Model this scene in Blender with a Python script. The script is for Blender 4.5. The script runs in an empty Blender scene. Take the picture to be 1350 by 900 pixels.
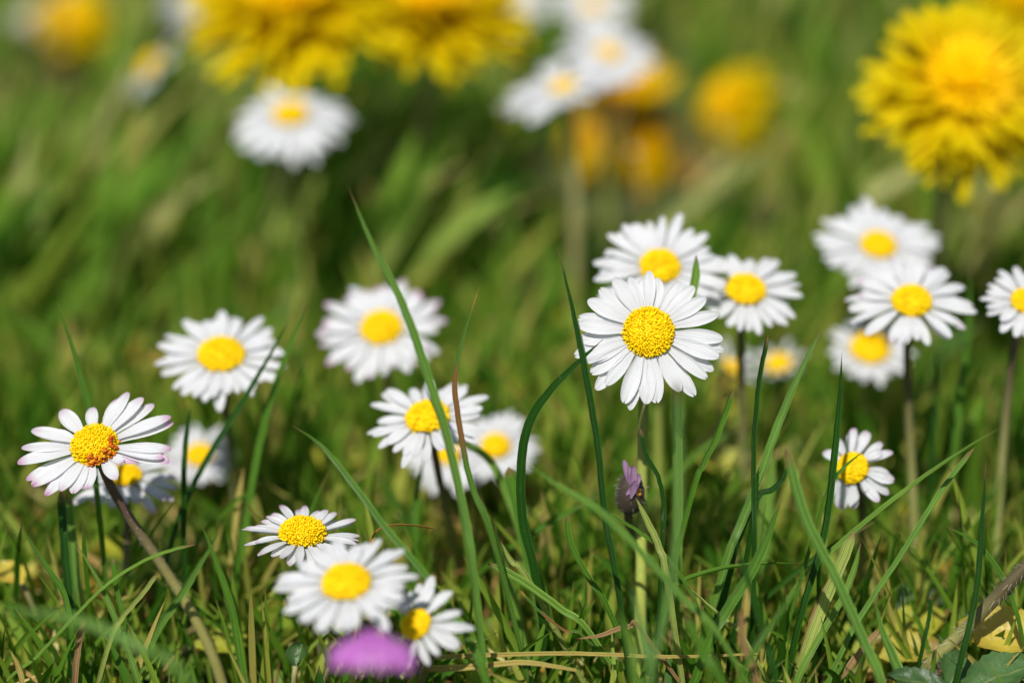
import bpy, math, random
from mathutils import Vector, Matrix
import numpy as np

random.seed(11)
S = bpy.context.scene
COL = S.collection
R = math.radians

# ------------------------------------------------------------------ camera
PITCH, CAM_H, LENS, SENSOR = 22.0, 0.227, 55.0, 23.5
cam_d = bpy.data.cameras.new('camera'); cam = bpy.data.objects.new('camera', cam_d)
COL.objects.link(cam); S.camera = cam
cam.location = (0, 0, CAM_H); cam.rotation_euler = (R(90 - PITCH), 0, 0)
cam_d.lens = LENS; cam_d.sensor_width = SENSOR; cam_d.sensor_fit = 'HORIZONTAL'
cam_d.clip_start = 0.01; cam_d.clip_end = 200
cam_d.dof.use_dof = True; cam_d.dof.focus_distance = 0.418
cam_d.dof.aperture_fstop = 3.5; cam_d.dof.aperture_blades = 9

# ------------------------------------------------------------------ light
SUN_EL, SUN_AZ = 55.0, -18.0        # azimuth: degrees from straight behind the camera, negative = to the left
sd = Vector((math.sin(R(SUN_AZ)) * math.cos(R(SUN_EL)), -math.cos(R(SUN_AZ)) * math.cos(R(SUN_EL)), math.sin(R(SUN_EL))))
W = bpy.data.worlds.new('World'); S.world = W; W.use_nodes = True
wn = W.node_tree.nodes; wl = W.node_tree.links
sky = wn.new('ShaderNodeTexSky'); sky.sky_type = 'NISHITA'; sky.sun_disc = False
sky.sun_elevation = R(SUN_EL); sky.sun_rotation = math.atan2(sd.x, sd.y)
bg = wn['Background']; bg.inputs['Strength'].default_value = 0.06
wl.new(sky.outputs[0], bg.inputs['Color'])
ld = bpy.data.lights.new('sun', 'SUN'); ld.energy = 4.3; ld.angle = R(0.5); ld.color = (1.0, 0.965, 0.91)
sun = bpy.data.objects.new('sun', ld); COL.objects.link(sun)
sun.rotation_euler = sd.to_track_quat('Z', 'Y').to_euler()
vs = S.view_settings
vs.view_transform = 'Standard'; vs.look = 'None'; vs.exposure = 0.22; vs.gamma = 1.0; vs.use_curve_mapping = False
S.cycles.use_denoising = True; S.cycles.max_bounces = 8; S.cycles.transmission_bounces = 6
S.cycles.sample_clamp_indirect = 6

# ------------------------------------------------------------------ helpers
FPX = 1350 * LENS / SENSOR
cp, sp = math.cos(R(PITCH)), math.sin(R(PITCH))
FWD, UP, RT = Vector((0, cp, -sp)), Vector((0, sp, cp)), Vector((1, 0, 0))
EYE = Vector((0, 0, CAM_H))
def at(x, y, z):
    return EYE + z * (FWD + (x - 675) / FPX * RT + (450 - y) / FPX * UP)
def pix(p):
    q = p - EYE; z = q.dot(FWD)
    return 675 + q.dot(RT) / z * FPX, 450 - q.dot(UP) / z * FPX, z
def camdir(v):
    return (v[0] * RT + v[1] * UP - v[2] * FWD).normalized()
def rr(a, b): return random.uniform(a, b)

class MB:
    def __init__(s): s.v, s.f, s.uv = [], [], []
    def grid(s, rows, uvs):
        b = len(s.v); m = len(rows[0])
        for r in rows: s.v += r
        for r in uvs: s.uv += r
        for i in range(len(rows) - 1):
            for j in range(m - 1):
                a = b + i * m + j
                s.f.append((a, a + 1, a + m + 1, a + m))
    def tube(s, pts, rad, seg=8, cap=True):
        b = len(s.v); n = len(pts); side = None
        for i, p in enumerate(pts):
            t = (pts[min(i + 1, n - 1)] - pts[max(i - 1, 0)]).normalized()
            if side is None:
                side = t.cross(Vector((0.3, 1, 0.2))).normalized()
            side = (side - t * side.dot(t)).normalized(); oth = t.cross(side)
            for k in range(seg):
                a = 2 * math.pi * k / seg
                s.v.append(p + (side * math.cos(a) + oth * math.sin(a)) * rad[i]); s.uv.append((k / seg, i / (n - 1)))
        for i in range(n - 1):
            for k in range(seg):
                a, c = b + i * seg + k, b + i * seg + (k + 1) % seg
                s.f.append((a, c, c + seg, a + seg))
        if cap:
            s.f.append(tuple(b + k for k in range(seg))[::-1]); s.f.append(tuple(b + (n - 1) * seg + k for k in range(seg)))
    def blob(s, c, r, ax=None, stretch=1.0, seg=6, rings=4):
        ax = ax or Vector((0, 0, 1)); u = ax.orthogonal().normalized(); w = ax.cross(u); b = len(s.v)
        s.v.append(c - ax * r * stretch); s.uv.append((0.5, 0))
        for i in range(1, rings):
            th = math.pi * i / rings - math.pi / 2
            for k in range(seg):
                a = 2 * math.pi * k / seg
                s.v.append(c + (u * math.cos(a) + w * math.sin(a)) * r * math.cos(th) + ax * r * stretch * math.sin(th)); s.uv.append((k / seg, i / rings))
        s.v.append(c + ax * r * stretch); s.uv.append((0.5, 1)); e = len(s.v) - 1
        for k in range(seg):
            k2 = (k + 1) % seg
            s.f.append((b, b + 1 + k2, b + 1 + k))
            for i in range(rings - 2):
                a, c2 = b + 1 + i * seg + k, b + 1 + i * seg + k2
                s.f.append((a, c2, c2 + seg, a + seg))
            o = b + 1 + (rings - 2) * seg
            s.f.append((o + k, o + k2, e))
    def build(s, name, m, parent=None, base=None):
        me = bpy.data.meshes.new(name)
        off = base if base is not None else Vector((0, 0, 0))
        me.from_pydata([tuple(p - off) for p in s.v], [], s.f)
        if s.uv:
            ul = me.uv_layers.new(name='UVMap')
            idx = np.empty(len(me.loops), dtype=np.int32); me.loops.foreach_get('vertex_index', idx)
            ul.data.foreach_set('uv', np.array(s.uv, dtype=np.float32)[idx].ravel())
        me.polygons.foreach_set('use_smooth', [True] * len(me.polygons))
        me.materials.append(m)
        o = bpy.data.objects.new(name, me); COL.objects.link(o)
        if parent is not None: o.parent = parent
        else: o.location = off
        return o

def tag(o, label=None, cat=None, group=None, kind=None):
    if label: o['label'] = label
    if cat: o['category'] = cat
    if group: o['group'] = group
    if kind: o['kind'] = kind
    return o
def thing(name, loc, label, cat, group=None):
    o = bpy.data.objects.new(name, None); COL.objects.link(o); o.location = loc
    o.empty_display_size = 0.005
    return tag(o, label, cat, group)
def bez(p0, p1, p2, p3, n):
    return [(1 - t) ** 3 * p0 + 3 * (1 - t) ** 2 * t * p1 + 3 * (1 - t) * t * t * p2 + t ** 3 * p3 for t in (i / n for i in range(n + 1))]
def spline(pts, n):
    """Catmull-Rom through pts"""
    P = [pts[0] * 2 - pts[1]] + list(pts) + [pts[-1] * 2 - pts[-2]]
    out = []
    for i in range(1, len(P) - 2):
        for k in range(n):
            t = k / n; a, b, c, d = P[i - 1], P[i], P[i + 1], P[i + 2]
            out.append(0.5 * ((2 * b) + (c - a) * t + (2 * a - 5 * b + 4 * c - d) * t * t + (3 * b - a - 3 * c + d) * t ** 3))
    out.append(P[-2]); return out

# ------------------------------------------------------------------ materials
def base_mat(name):
    m = bpy.data.materials.new(name); m.use_nodes = True
    return m, m.node_tree.nodes, m.node_tree.links, m.node_tree.nodes['Principled BSDF']
def ramp(N, L, fac, stops, interp='LINEAR'):
    r = N.new('ShaderNodeValToRGB'); r.color_ramp.interpolation = interp
    while len(r.color_ramp.elements) < len(stops): r.color_ramp.elements.new(0.5)
    for e, (p, c) in zip(r.color_ramp.elements, stops): e.position = p; e.color = (*c, 1)
    if fac is not None: L.new(fac, r.inputs[0])
    return r
def noise(N, L, vec, scale, detail=3):
    n = N.new('ShaderNodeTexNoise'); n.inputs['Scale'].default_value = scale; n.inputs['Detail'].default_value = detail
    if vec is not None: L.new(vec, n.inputs['Vector'])
    return n
def mixc(N, L, fac, a, b, mode='MIX'):
    m = N.new('ShaderNodeMix'); m.data_type = 'RGBA'; m.blend_type = mode
    for s, v in ((m.inputs[0], fac), (m.inputs[6], a), (m.inputs[7], b)):
        if hasattr(v, 'links'): L.new(v, s)
        elif isinstance(v, (int, float)): s.default_value = v
        else: s.default_value = (*v, 1)
    return m.outputs[2]
def thin(N, L, bsdf, color, amount, gain=1.0):
    """sheet of living tissue: part of the light goes through"""
    tr = N.new('ShaderNodeBsdfTranslucent'); ms = N.new('ShaderNodeMixShader'); ms.inputs[0].default_value = amount
    L.new(color, tr.inputs['Color']) if hasattr(color, 'links') else tr.inputs['Color'].__setattr__('default_value', (*color, 1))
    L.new(bsdf.outputs[0], ms.inputs[1]); L.new(tr.outputs[0], ms.inputs[2])
    L.new(ms.outputs[0], N['Material Output'].inputs['Surface'])
def coords(N):
    t = N.new('ShaderNodeTexCoord'); return t
def stretch(N, L, vec, sc):
    m = N.new('ShaderNodeMapping'); m.inputs['Scale'].default_value = sc; L.new(vec, m.inputs['Vector']); return m.outputs[0]
def sep(N, L, vec):
    s = N.new('ShaderNodeSeparateXYZ'); L.new(vec, s.inputs[0]); return s
def bump(N, L, bsdf, h, strength, dist):
    b = N.new('ShaderNodeBump'); b.inputs['Strength'].default_value = strength; b.inputs['Distance'].default_value = dist
    L.new(h, b.inputs['Height']); L.new(b.outputs[0], bsdf.inputs['Normal'])

def petal_mat(name, pink, pw=0.8):
    m, N, L, B = base_mat(name); tc = coords(N); s = sep(N, L, tc.outputs['UV'])
    streak = noise(N, L, stretch(N, L, tc.outputs['UV'], (9, 0.8, 1)), 1.6, 2)
    a = mixc(N, L, streak.outputs[0], (0.71, 0.725, 0.76), (0.85, 0.85, 0.845))
    g = ramp(N, L, s.outputs[1], [(0.0, (1, 1, 1)), (0.16, (0, 0, 0))])
    a = mixc(N, L, g.outputs[0], a, (0.70, 0.74, 0.48))
    col = a
    if pink > 0:
        t = ramp(N, L, s.outputs[1], [(pw, (0, 0, 0)), (1.0, (pink,) * 3)])
        col = mixc(N, L, t.outputs[0], a, (0.62, 0.30, 0.52))
    L.new(col, B.inputs['Base Color']); B.inputs['Roughness'].default_value = 0.55
    B.inputs['Specular IOR Level'].default_value = 0.3
    v = noise(N, L, stretch(N, L, tc.outputs['UV'], (14, 0.5, 1)), 1.5, 2)
    bump(N, L, B, v.outputs[0], 0.8, 0.0003)
    thin(N, L, B, col, 0.3); return m
M = {}
M['petal'] = petal_mat('white_petal', 0.0)
M['petal_blush'] = petal_mat('blushed_petal', 0.45, 0.78)
M['petal_pink'] = petal_mat('pink_tipped_petal', 0.95, 0.82)
M['petal_under'] = petal_mat('magenta_petal', 1.0, 0.30)

def island_mat(name, stops, rough=0.5, trans=0.0, vein=True, tip=True, noise_scale=0):
    """colour picked per floret or per blade"""
    m, N, L, B = base_mat(name); g = N.new('ShaderNodeNewGeometry'); tc = coords(N)
    c = ramp(N, L, g.outputs['Random Per Island'], stops).outputs[0]
    if vein:
        s = sep(N, L, tc.outputs['UV'])
        w = noise(N, L, stretch(N, L, tc.outputs['UV'], (7, 0.35, 1)), 2.2, 2)
        c = mixc(N, L, w.outputs[0], mixc(N, L, 1.0, c, (0.62, 0.66, 0.6), 'MULTIPLY'), mixc(N, L, 1.0, c, (1.35, 1.3, 1.3), 'MULTIPLY'))
        pale = ramp(N, L, s.outputs[1], [(0.0, (0.75,) * 3), (0.22, (0, 0, 0))])
        c = mixc(N, L, pale.outputs[0], c, (0.22, 0.21, 0.07))
        if tip:
            t = ramp(N, L, s.outputs[1], [(0.90, (0, 0, 0)), (0.985, (0.8,) * 3)])
            c = mixc(N, L, t.outputs[0], c, (0.24, 0.15, 0.06))
        bump(N, L, B, w.outputs[0], 0.5, 0.0002)
    L.new(c, B.inputs['Base Color']); B.inputs['Roughness'].default_value = rough
    B.inputs['Specular IOR Level'].default_value = 0.3 if vein else 0.12
    if trans: thin(N, L, B, mixc(N, L, 1.0, c, (1.25, 1.35, 0.6), 'MULTIPLY'), trans)
    return m
M['floret'] = island_mat('yellow_floret', [(0, (0.78, 0.46, 0.001)), (0.5, (0.84, 0.57, 0.002)), (1, (0.88, 0.65, 0.006))], 0.55, 0, False)
M['floret_old'] = island_mat('rusty_floret', [(0, (0.42, 0.06, 0.01)), (0.6, (0.55, 0.13, 0.01)), (1, (0.85, 0.42, 0.02))], 0.6, 0, False)
GR = [(0, (0.026, 0.093, 0.005)), (0.2, (0.064, 0.175, 0.011)), (0.45, (0.140, 0.278, 0.023)), (0.7, (0.246, 0.371, 0.041)), (0.88, (0.374, 0.422, 0.063)), (1, (0.538, 0.433, 0.126))]
M['grass'] = island_mat('lawn_grass', GR, 0.45, 0.4)
M['grass_far'] = island_mat('far_grass', [(0, (0.023, 0.088, 0.007)), (0.2, (0.058, 0.165, 0.013)), (0.42, (0.140, 0.268, 0.023)), (0.62, (0.257, 0.350, 0.041)), (0.78, (0.351, 0.330, 0.072)), (0.9, (0.398, 0.433, 0.126)), (1, (0.538, 0.433, 0.180))], 0.5, 0.4, True, False)
M['straw'] = island_mat('dry_straw', [(0, (0.22, 0.10, 0.03)), (0.35, (0.42, 0.24, 0.08)), (0.65, (0.50, 0.38, 0.13)), (1, (0.60, 0.52, 0.20))], 0.6, 0.2, True, False)
M['litter'] = island_mat('yellowing_leaves', [(0, (0.08, 0.15, 0.015)), (0.4, (0.22, 0.30, 0.02)), (0.75, (0.42, 0.40, 0.03)), (0.85, (0.5, 0.36, 0.05)), (1, (0.26, 0.12, 0.03))], 0.5, 0.25, True, False)
M['grass_bright'] = island_mat('far_grass_painted_sun', [(0, (0.094, 0.227, 0.018)), (0.5, (0.222, 0.371, 0.041)), (0.85, (0.374, 0.464, 0.108)), (1, (0.538, 0.494, 0.216))], 0.5, 0.4, True, False)  # paler copy of the far grass, sunlight put into the colour
def blade_mat(name, col, tipc=(0.26, 0.17, 0.07), tip0=0.93, mid=None, trans=0.3, rough=0.4):
    m, N, L, B = base_mat(name); tc = coords(N); s = sep(N, L, tc.outputs['UV'])
    w = noise(N, L, stretch(N, L, tc.outputs['UV'], (8, 0.25, 1)), 2.4, 2)
    dk = tuple(x * 0.5 for x in col); lt = tuple(x * 1.5 for x in col)
    wr_ = ramp(N, L, w.outputs[0], [(0.34, (0, 0, 0)), (0.66, (1, 1, 1))])
    c = mixc(N, L, wr_.outputs[0], dk, lt)
    rib = N.new('ShaderNodeTexWave'); rib.inputs['Scale'].default_value = 2.2; rib.inputs['Distortion'].default_value = 0.6; L.new(tc.outputs['UV'], rib.inputs['Vector'])
    c = mixc(N, L, mixc(N, L, 0.55, rib.outputs['Fac'], (0.5, 0.5, 0.5)), mixc(N, L, 1.0, c, (0.62, 0.66, 0.6), 'MULTIPLY'), mixc(N, L, 1.0, c, (1.3, 1.28, 1.4), 'MULTIPLY'))
    mdr = ramp(N, L, s.outputs[0], [(0.45, (0, 0, 0)), (0.5, (0.5,) * 3), (0.55, (0, 0, 0))])
    c = mixc(N, L, mdr.outputs[0], c, tuple(x * 2.0 for x in col))
    edg = ramp(N, L, s.outputs[0], [(0.0, (0.6,) * 3), (0.07, (0, 0, 0)), (0.93, (0, 0, 0)), (1.0, (0.6,) * 3)])
    c = mixc(N, L, edg.outputs[0], c, tuple(min(.6, x * 2.2 + .03) for x in col))
    spk = noise(N, L, tc.outputs['Object'], 1500, 2)
    c = mixc(N, L, ramp(N, L, spk.outputs[0], [(0.68, (0, 0, 0)), (0.74, (0.6,) * 3)]).outputs[0], c, (0.22, 0.2, 0.1))
    n2 = noise(N, L, tc.outputs['Object'], 120, 2)
    c = mixc(N, L, ramp(N, L, n2.outputs[0], [(0.5, (0, 0, 0)), (0.75, (0.45,) * 3)]).outputs[0], c, tuple(x * 1.5 for x in col))
    if mid:
        a, b2, mc = mid
        r = ramp(N, L, s.outputs[1], [(a - 0.06, (0, 0, 0)), (a, (1, 1, 1)), (b2, (1, 1, 1)), (b2 + 0.06, (0, 0, 0))])
        c = mixc(N, L, r.outputs[0], c, mc)
    t = ramp(N, L, s.outputs[1], [(tip0, (0, 0, 0)), (min(0.999, tip0 + 0.05), (1, 1, 1))])
    c = mixc(N, L, t.outputs[0], c, tipc)
    L.new(c, B.inputs['Base Color']); B.inputs['Roughness'].default_value = rough
    B.inputs['Specular IOR Level'].default_value = 0.35
    mr = N.new('ShaderNodeMath'); mr.operation = 'MULTIPLY_ADD'; mr.inputs[1].default_value = 34; L.new(s.outputs[0], mr.inputs[0])
    sn = N.new('ShaderNodeMath'); sn.operation = 'SINE'; L.new(mr.outputs[0], sn.inputs[0])
    bump(N, L, B, sn.outputs[0], 0.6, 0.00015)
    thin(N, L, B, mixc(N, L, 1.0, c, (1.25, 1.35, 0.6), 'MULTIPLY'), trans)
    return m
M['blade_dark'] = blade_mat('backlit_shade_blade', (0.020, 0.080, 0.006))  # very dark base colour paints in the shade of backlit blades
M['blade_mid'] = blade_mat('mid_green_blade', (0.088, 0.206, 0.016))
M['blade_light'] = blade_mat('light_green_blade', (0.164, 0.299, 0.041))
M['blade_blue'] = blade_mat('bluish_green_blade', (0.135, 0.268, 0.041), rough=0.36)
M['blade_pale'] = blade_mat('pale_yellow_green_blade', (0.34, 0.41, 0.09), tipc=(0.42, 0.22, 0.12))
M['blade_brownmid'] = blade_mat('half_withered_blade', (0.10, 0.21, 0.025), tipc=(0.5, 0.27, 0.05), tip0=0.9, mid=(0.45, 0.68, (0.26, 0.13, 0.04)))
M['blade_straw'] = blade_mat('straw_blade', (0.48, 0.37, 0.09), tipc=(0.4, 0.25, 0.08))
M['blade_orange'] = blade_mat('withered_orange_blade', (0.40, 0.17, 0.04), tipc=(0.5, 0.28, 0.12))
def stem_mat(name, top, low):
    m, N, L, B = base_mat(name); tc = coords(N); s = sep(N, L, tc.outputs['UV'])
    r = ramp(N, L, s.outputs[1], [(0.25, top), (0.6, low)])
    n = noise(N, L, stretch(N, L, tc.outputs['UV'], (5, 30, 1)), 3, 3)
    c = mixc(N, L, n.outputs[0], mixc(N, L, 1.0, r.outputs[0], (0.7, 0.7, 0.65), 'MULTIPLY'), mixc(N, L, 1.0, r.outputs[0], (1.3, 1.3, 1.3), 'MULTIPLY'))
    L.new(c, B.inputs['Base Color']); B.inputs['Roughness'].default_value = 0.6
    bump(N, L, B, n.outputs[0], 0.4, 0.0002); B.inputs['Sheen Weight'].default_value = 0.06
    return m
M['stem_green'] = stem_mat('olive_stem_shaded_top', (0.20, 0.22, 0.045), (0.36, 0.41, 0.07))  # darker top paints the flower head's shadow on the stem
M['stem_purple'] = stem_mat('purplish_stem_shaded_top', (0.09, 0.05, 0.035), (0.27, 0.25, 0.07))  # purple-brown top also carries the head's shadow as colour
M['stem_brown'] = stem_mat('brown_stem', (0.085, 0.065, 0.025), (0.27, 0.27, 0.08))
M['stem_khaki'] = stem_mat('khaki_stem', (0.26, 0.24, 0.09), (0.25, 0.24, 0.08))
M['bract'] = stem_mat('green_bracts', (0.06, 0.12, 0.025), (0.05, 0.10, 0.02))
M['bract_dark'] = stem_mat('dark_hairy_bracts', (0.035, 0.02, 0.02), (0.05, 0.035, 0.02))
def flat_mat(name, c1, c2, trans, sc=300, rough=0.5):
    m, N, L, B = base_mat(name); tc = coords(N); n = noise(N, L, tc.outputs['Object'], sc, 3)
    c = mixc(N, L, n.outputs[0], c1, c2); L.new(c, B.inputs['Base Color']); B.inputs['Roughness'].default_value = rough
    thin(N, L, B, c, trans); return m
def ligule_mat(nm='dandelion_yellow', stops=[(0.0, (0.78, 0.40, 0.0)), (0.4, (0.84, 0.58, 0.001)), (1.0, (0.86, 0.72, 0.002))]):
    m, N, L, B = base_mat(nm); tc = coords(N); s = sep(N, L, tc.outputs['UV'])
    oi = N.new('ShaderNodeObjectInfo')
    r = ramp(N, L, s.outputs[1], stops)
    n = noise(N, L, stretch(N, L, tc.outputs['UV'], (6, 0.6, 1)), 2, 2)
    c = mixc(N, L, n.outputs[0], mixc(N, L, 1.0, r.outputs[0], (0.85, 0.8, 0.8), 'MULTIPLY'), r.outputs[0])
    L.new(c, B.inputs['Base Color']); B.inputs['Roughness'].default_value = 0.6; B.inputs['Specular IOR Level'].default_value = 0.1
    thin(N, L, B, c, 0.48); return m
M['ligule'] = ligule_mat()
M['ligule_shaded'] = ligule_mat('dandelion_shade_orange', [(0.0, (0.82, 0.34, 0.0)), (0.5, (0.86, 0.48, 0.0)), (1.0, (0.88, 0.66, 0.002))])  # orange copy of the yellow, shade on the head put into its colour
M['ligule_core'] = island_mat('dandelion_core', [(0, (0.80, 0.45, 0.0)), (0.6, (0.84, 0.54, 0.0)), (1, (0.86, 0.62, 0.001))], 0.5, 0, False)
M['purple'] = flat_mat('purple_petal', (0.46, 0.09, 0.50), (0.66, 0.25, 0.66), 0.35)
M['bud_petal'] = flat_mat('mauve_bud_petal', (0.20, 0.07, 0.20), (0.50, 0.34, 0.48), 0.2, 700)
M['orange_bit'] = flat_mat('orange_floret', (0.5, 0.2, 0.01), (0.6, 0.28, 0.02), 0.1)
M['seed'] = flat_mat('pale_seed', (0.5, 0.45, 0.36), (0.62, 0.56, 0.46), 0.1)
def leaf_mat(name, c1, c2, c3=None, vein=(0.2, 0.25, 0.08)):
    m, N, L, B = base_mat(name); tc = coords(N); s = sep(N, L, tc.outputs['UV'])
    n = noise(N, L, tc.outputs['Object'], 180, 3)
    c = mixc(N, L, ramp(N, L, n.outputs[0], [(0.35, (0, 0, 0)), (0.65, (1, 1, 1))]).outputs[0], c1, c2)
    if c3:
        n2 = noise(N, L, tc.outputs['Object'], 90, 2)
        c = mixc(N, L, ramp(N, L, n2.outputs[0], [(0.50, (0, 0, 0)), (0.64, (0.9,) * 3)]).outputs[0], c, c3)
    d = N.new('ShaderNodeMath'); d.operation = 'SUBTRACT'; d.inputs[1].default_value = 0.5; L.new(s.outputs[0], d.inputs[0])
    ab = N.new('ShaderNodeMath'); ab.operation = 'ABSOLUTE'; L.new(d.outputs[0], ab.inputs[0])
    vr = ramp(N, L, ab.outputs[0], [(0.012, (0.7,) * 3), (0.035, (0, 0, 0))])
    c = mixc(N, L, vr.outputs[0], c, vein)
    L.new(c, B.inputs['Base Color']); B.inputs['Roughness'].default_value = 0.45
    wv = noise(N, L, tc.outputs['Object'], 500, 3); bump(N, L, B, wv.outputs[0], 0.6, 0.0006)
    thin(N, L, B, c, 0.25); return m
M['leaf_green'] = leaf_mat('green_leaf', (0.05, 0.12, 0.03), (0.09, 0.18, 0.05))
M['leaf_dark'] = leaf_mat('dark_leaf', (0.035, 0.085, 0.02), (0.05, 0.11, 0.025))
M['leaf_yellow'] = leaf_mat('yellow_leaf', (0.48, 0.40, 0.045), (0.58, 0.44, 0.06), (0.40, 0.16, 0.03), (0.5, 0.42, 0.1))
M['leaf_lime'] = leaf_mat('lime_leaf', (0.26, 0.30, 0.02), (0.38, 0.36, 0.03), None, (0.4, 0.4, 0.08))
M['leaf_spoilt'] = leaf_mat('spotted_leaf', (0.46, 0.38, 0.05), (0.36, 0.32, 0.04), (0.24, 0.09, 0.05), (0.4, 0.36, 0.1))
def ground_mat():
    m, N, L, B = base_mat('mossy_soil'); tc = coords(N)
    n = noise(N, L, tc.outputs['Object'], 38, 5); n2 = noise(N, L, tc.outputs['Object'], 220, 4)
    c = ramp(N, L, n.outputs[0], [(0.3, (0.045, 0.032, 0.014)), (0.48, (0.05, 0.075, 0.014)), (0.6, (0.075, 0.11, 0.02)), (0.75, (0.12, 0.10, 0.03))])
    c2 = mixc(N, L, n2.outputs[0], mixc(N, L, 1.0, c.outputs[0], (0.5,) * 3, 'MULTIPLY'), mixc(N, L, 1.0, c.outputs[0], (1.5,) * 3, 'MULTIPLY'))
    L.new(c2, B.inputs['Base Color']); B.inputs['Roughness'].default_value = 0.9
    bump(N, L, B, n2.outputs[0], 1.0, 0.003); return m
M['ground'] = ground_mat()

# ------------------------------------------------------------------ ground
g = MB()
xs = [-40, -10, -3] + [-1.2 + 2.4 * i / 60 for i in range(61)] + [3, 10, 40]
ys = [-40, -10, -2] + [0.0 + 2.4 * i / 60 for i in range(61)] + [4, 12, 60]
from mathutils import noise as mnoise
g.grid([[Vector((x, y, 0.004 * mnoise.noise(Vector((x * 14, y * 14, 0))) - 0.002)) for x in xs] for y in ys], [[(x, y) for x in xs] for y in ys])
tag(g.build('ground', M['ground']), 'mossy brown green soil under the lawn', 'ground', kind='structure')
def gz(p): return 0.0

# ------------------------------------------------------------------ daisies
def frame_of(n):
    e1 = (RT - n * RT.dot(n)).normalized(); return e1, n.cross(e1)
ROWS = (0, .1, .25, .42, .58, .71, .81, .885, .94, .98, 1.0)
def petal(c, n, d, r0, L, Wd, el0, droop, lift=0.0, cup=0.12, twist=0.0, notch=0.0, bend=0.0, rows=ROWS, blunt=0.0):
    """one ray petal: grows outward along d from radius r0"""
    mb = MB(); s0 = n.cross(d); p = c + d * r0 + n * lift; prev = 0; R_, U_ = [], []
    for t in rows:
        el = el0 + droop * t; dd = (d * math.cos(el) + n * math.sin(el) + s0 * bend * t).normalized()
        p = p + dd * L * (t - prev); prev = t
        nn = dd.cross(s0).normalized() * -1
        nn = nn if nn.dot(n) > 0 or abs(el) > 1.3 else -nn
        tw = twist * t; s = s0 * math.cos(tw) + nn * math.sin(tw); nv = nn * math.cos(tw) - s0 * math.sin(tw)
        w = Wd * (0.34 + 0.66 * (3 * min(t / .6, 1) ** 2 - 2 * min(t / .6, 1) ** 3))
        if t > .62: w *= math.sqrt(max(0.0, 1 - ((t - .62) / .38) ** 2 * (0.985 - blunt)))
        row, uv = [], []
        for j in range(7):
            x = j / 3 - 1
            h = cup * w * (x * x - 0.35) + 0.035 * Wd * math.cos(x * 5.5)
            back = -notch * L * 0.05 * (1 - abs(x)) * (1 if t > .93 else 0)
            row.append(p + s * (x * w * 0.5) + nv * h + dd * back); uv.append(((x + 1) / 2, t))
        R_.append(row); U_.append(uv)
    mb.grid(R_, U_); return mb
def disc_mesh(c, n, rd, h, count, seg, rings, openrim=True, sel=None):
    e1, e2 = frame_of(n); mb = MB()
    b = 0
    K = 10; prof = []
    for i in range(K + 1):
        a = i / K * math.pi / 2; prof.append((math.cos(a) * rd * 0.96, math.sin(a) * h * 0.9))
    rows = [[c + (e1 * math.cos(2 * math.pi * k / 24) + e2 * math.sin(2 * math.pi * k / 24)) * r + n * z for k in range(25)] for r, z in prof[:-1]]
    rows.insert(0, [c + (e1 * math.cos(2 * math.pi * k / 24) + e2 * math.sin(2 * math.pi * k / 24)) * rd * 0.75 - n * rd * 0.35 for k in range(25)])
    rows.append([c + n * h * 0.9 + (e1 * math.cos(2 * math.pi * k / 24) + e2 * math.sin(2 * math.pi * k / 24)) * 1e-5 for k in range(25)])
    mb.grid(rows, [[(k / 24, 0.5) for k in range(25)] for _ in rows])
    for i in range(count):
        q = (i + 0.5) / count; rad = math.sqrt(q); a = i * 2.39996323
        th = rad * math.pi / 2
        pos = c + (e1 * math.cos(a) + e2 * math.sin(a)) * rd * math.sin(th) * 1.0 + n * h * math.cos(th)
        nrm = ((e1 * math.cos(a) + e2 * math.sin(a)) * math.sin(th) / rd + n * math.cos(th) / h).normalized()
        sz = rd * 1.5 / math.sqrt(count) * rr(0.66, 1.2)
        jt = (1.1 if openrim else .8) * sz; pos = pos + Vector((rr(-1, 1), rr(-1, 1), rr(-1, 1))) * jt * .55
        if openrim and rad > 0.62:
            sz *= 0.8; ln = rr(1.1, 2.3)
            off = Vector((rr(-1, 1), rr(-1, 1), rr(-1, 1))) * sz * 0.5
        else:
            ln = 1.0; off = Vector((0, 0, 0))
        mb.blob(pos + nrm * sz * (0.3 * ln if (openrim and rad > .62) else -.25) + off, sz, nrm, ln, seg, rings)
    return mb
def hairs(mb, pts, rad, count, ln):
    for _ in range(count):
        i = random.randrange(1, len(pts) - 1); f = random.random(); p = pts[i].lerp(pts[i + 1], f); t = (pts[i + 1] - pts[i]).normalized()
        u = t.orthogonal().normalized(); w = t.cross(u); a = rr(0, 6.283); d = u * math.cos(a) + w * math.sin(a)
        b = p + d * rad * 0.9; e = b + (d + t * rr(-.6, .9)).normalized() * ln * rr(.5, 1.2); s = t.cross(d).normalized() * 0.000025
        k = len(mb.v); mb.v += [b - s * 1.6, b + s * 1.6, e + s * .4, e - s * .4]; mb.uv += [(0, .5)] * 4; mb.f.append((k, k + 1, k + 2, k + 3))

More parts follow.
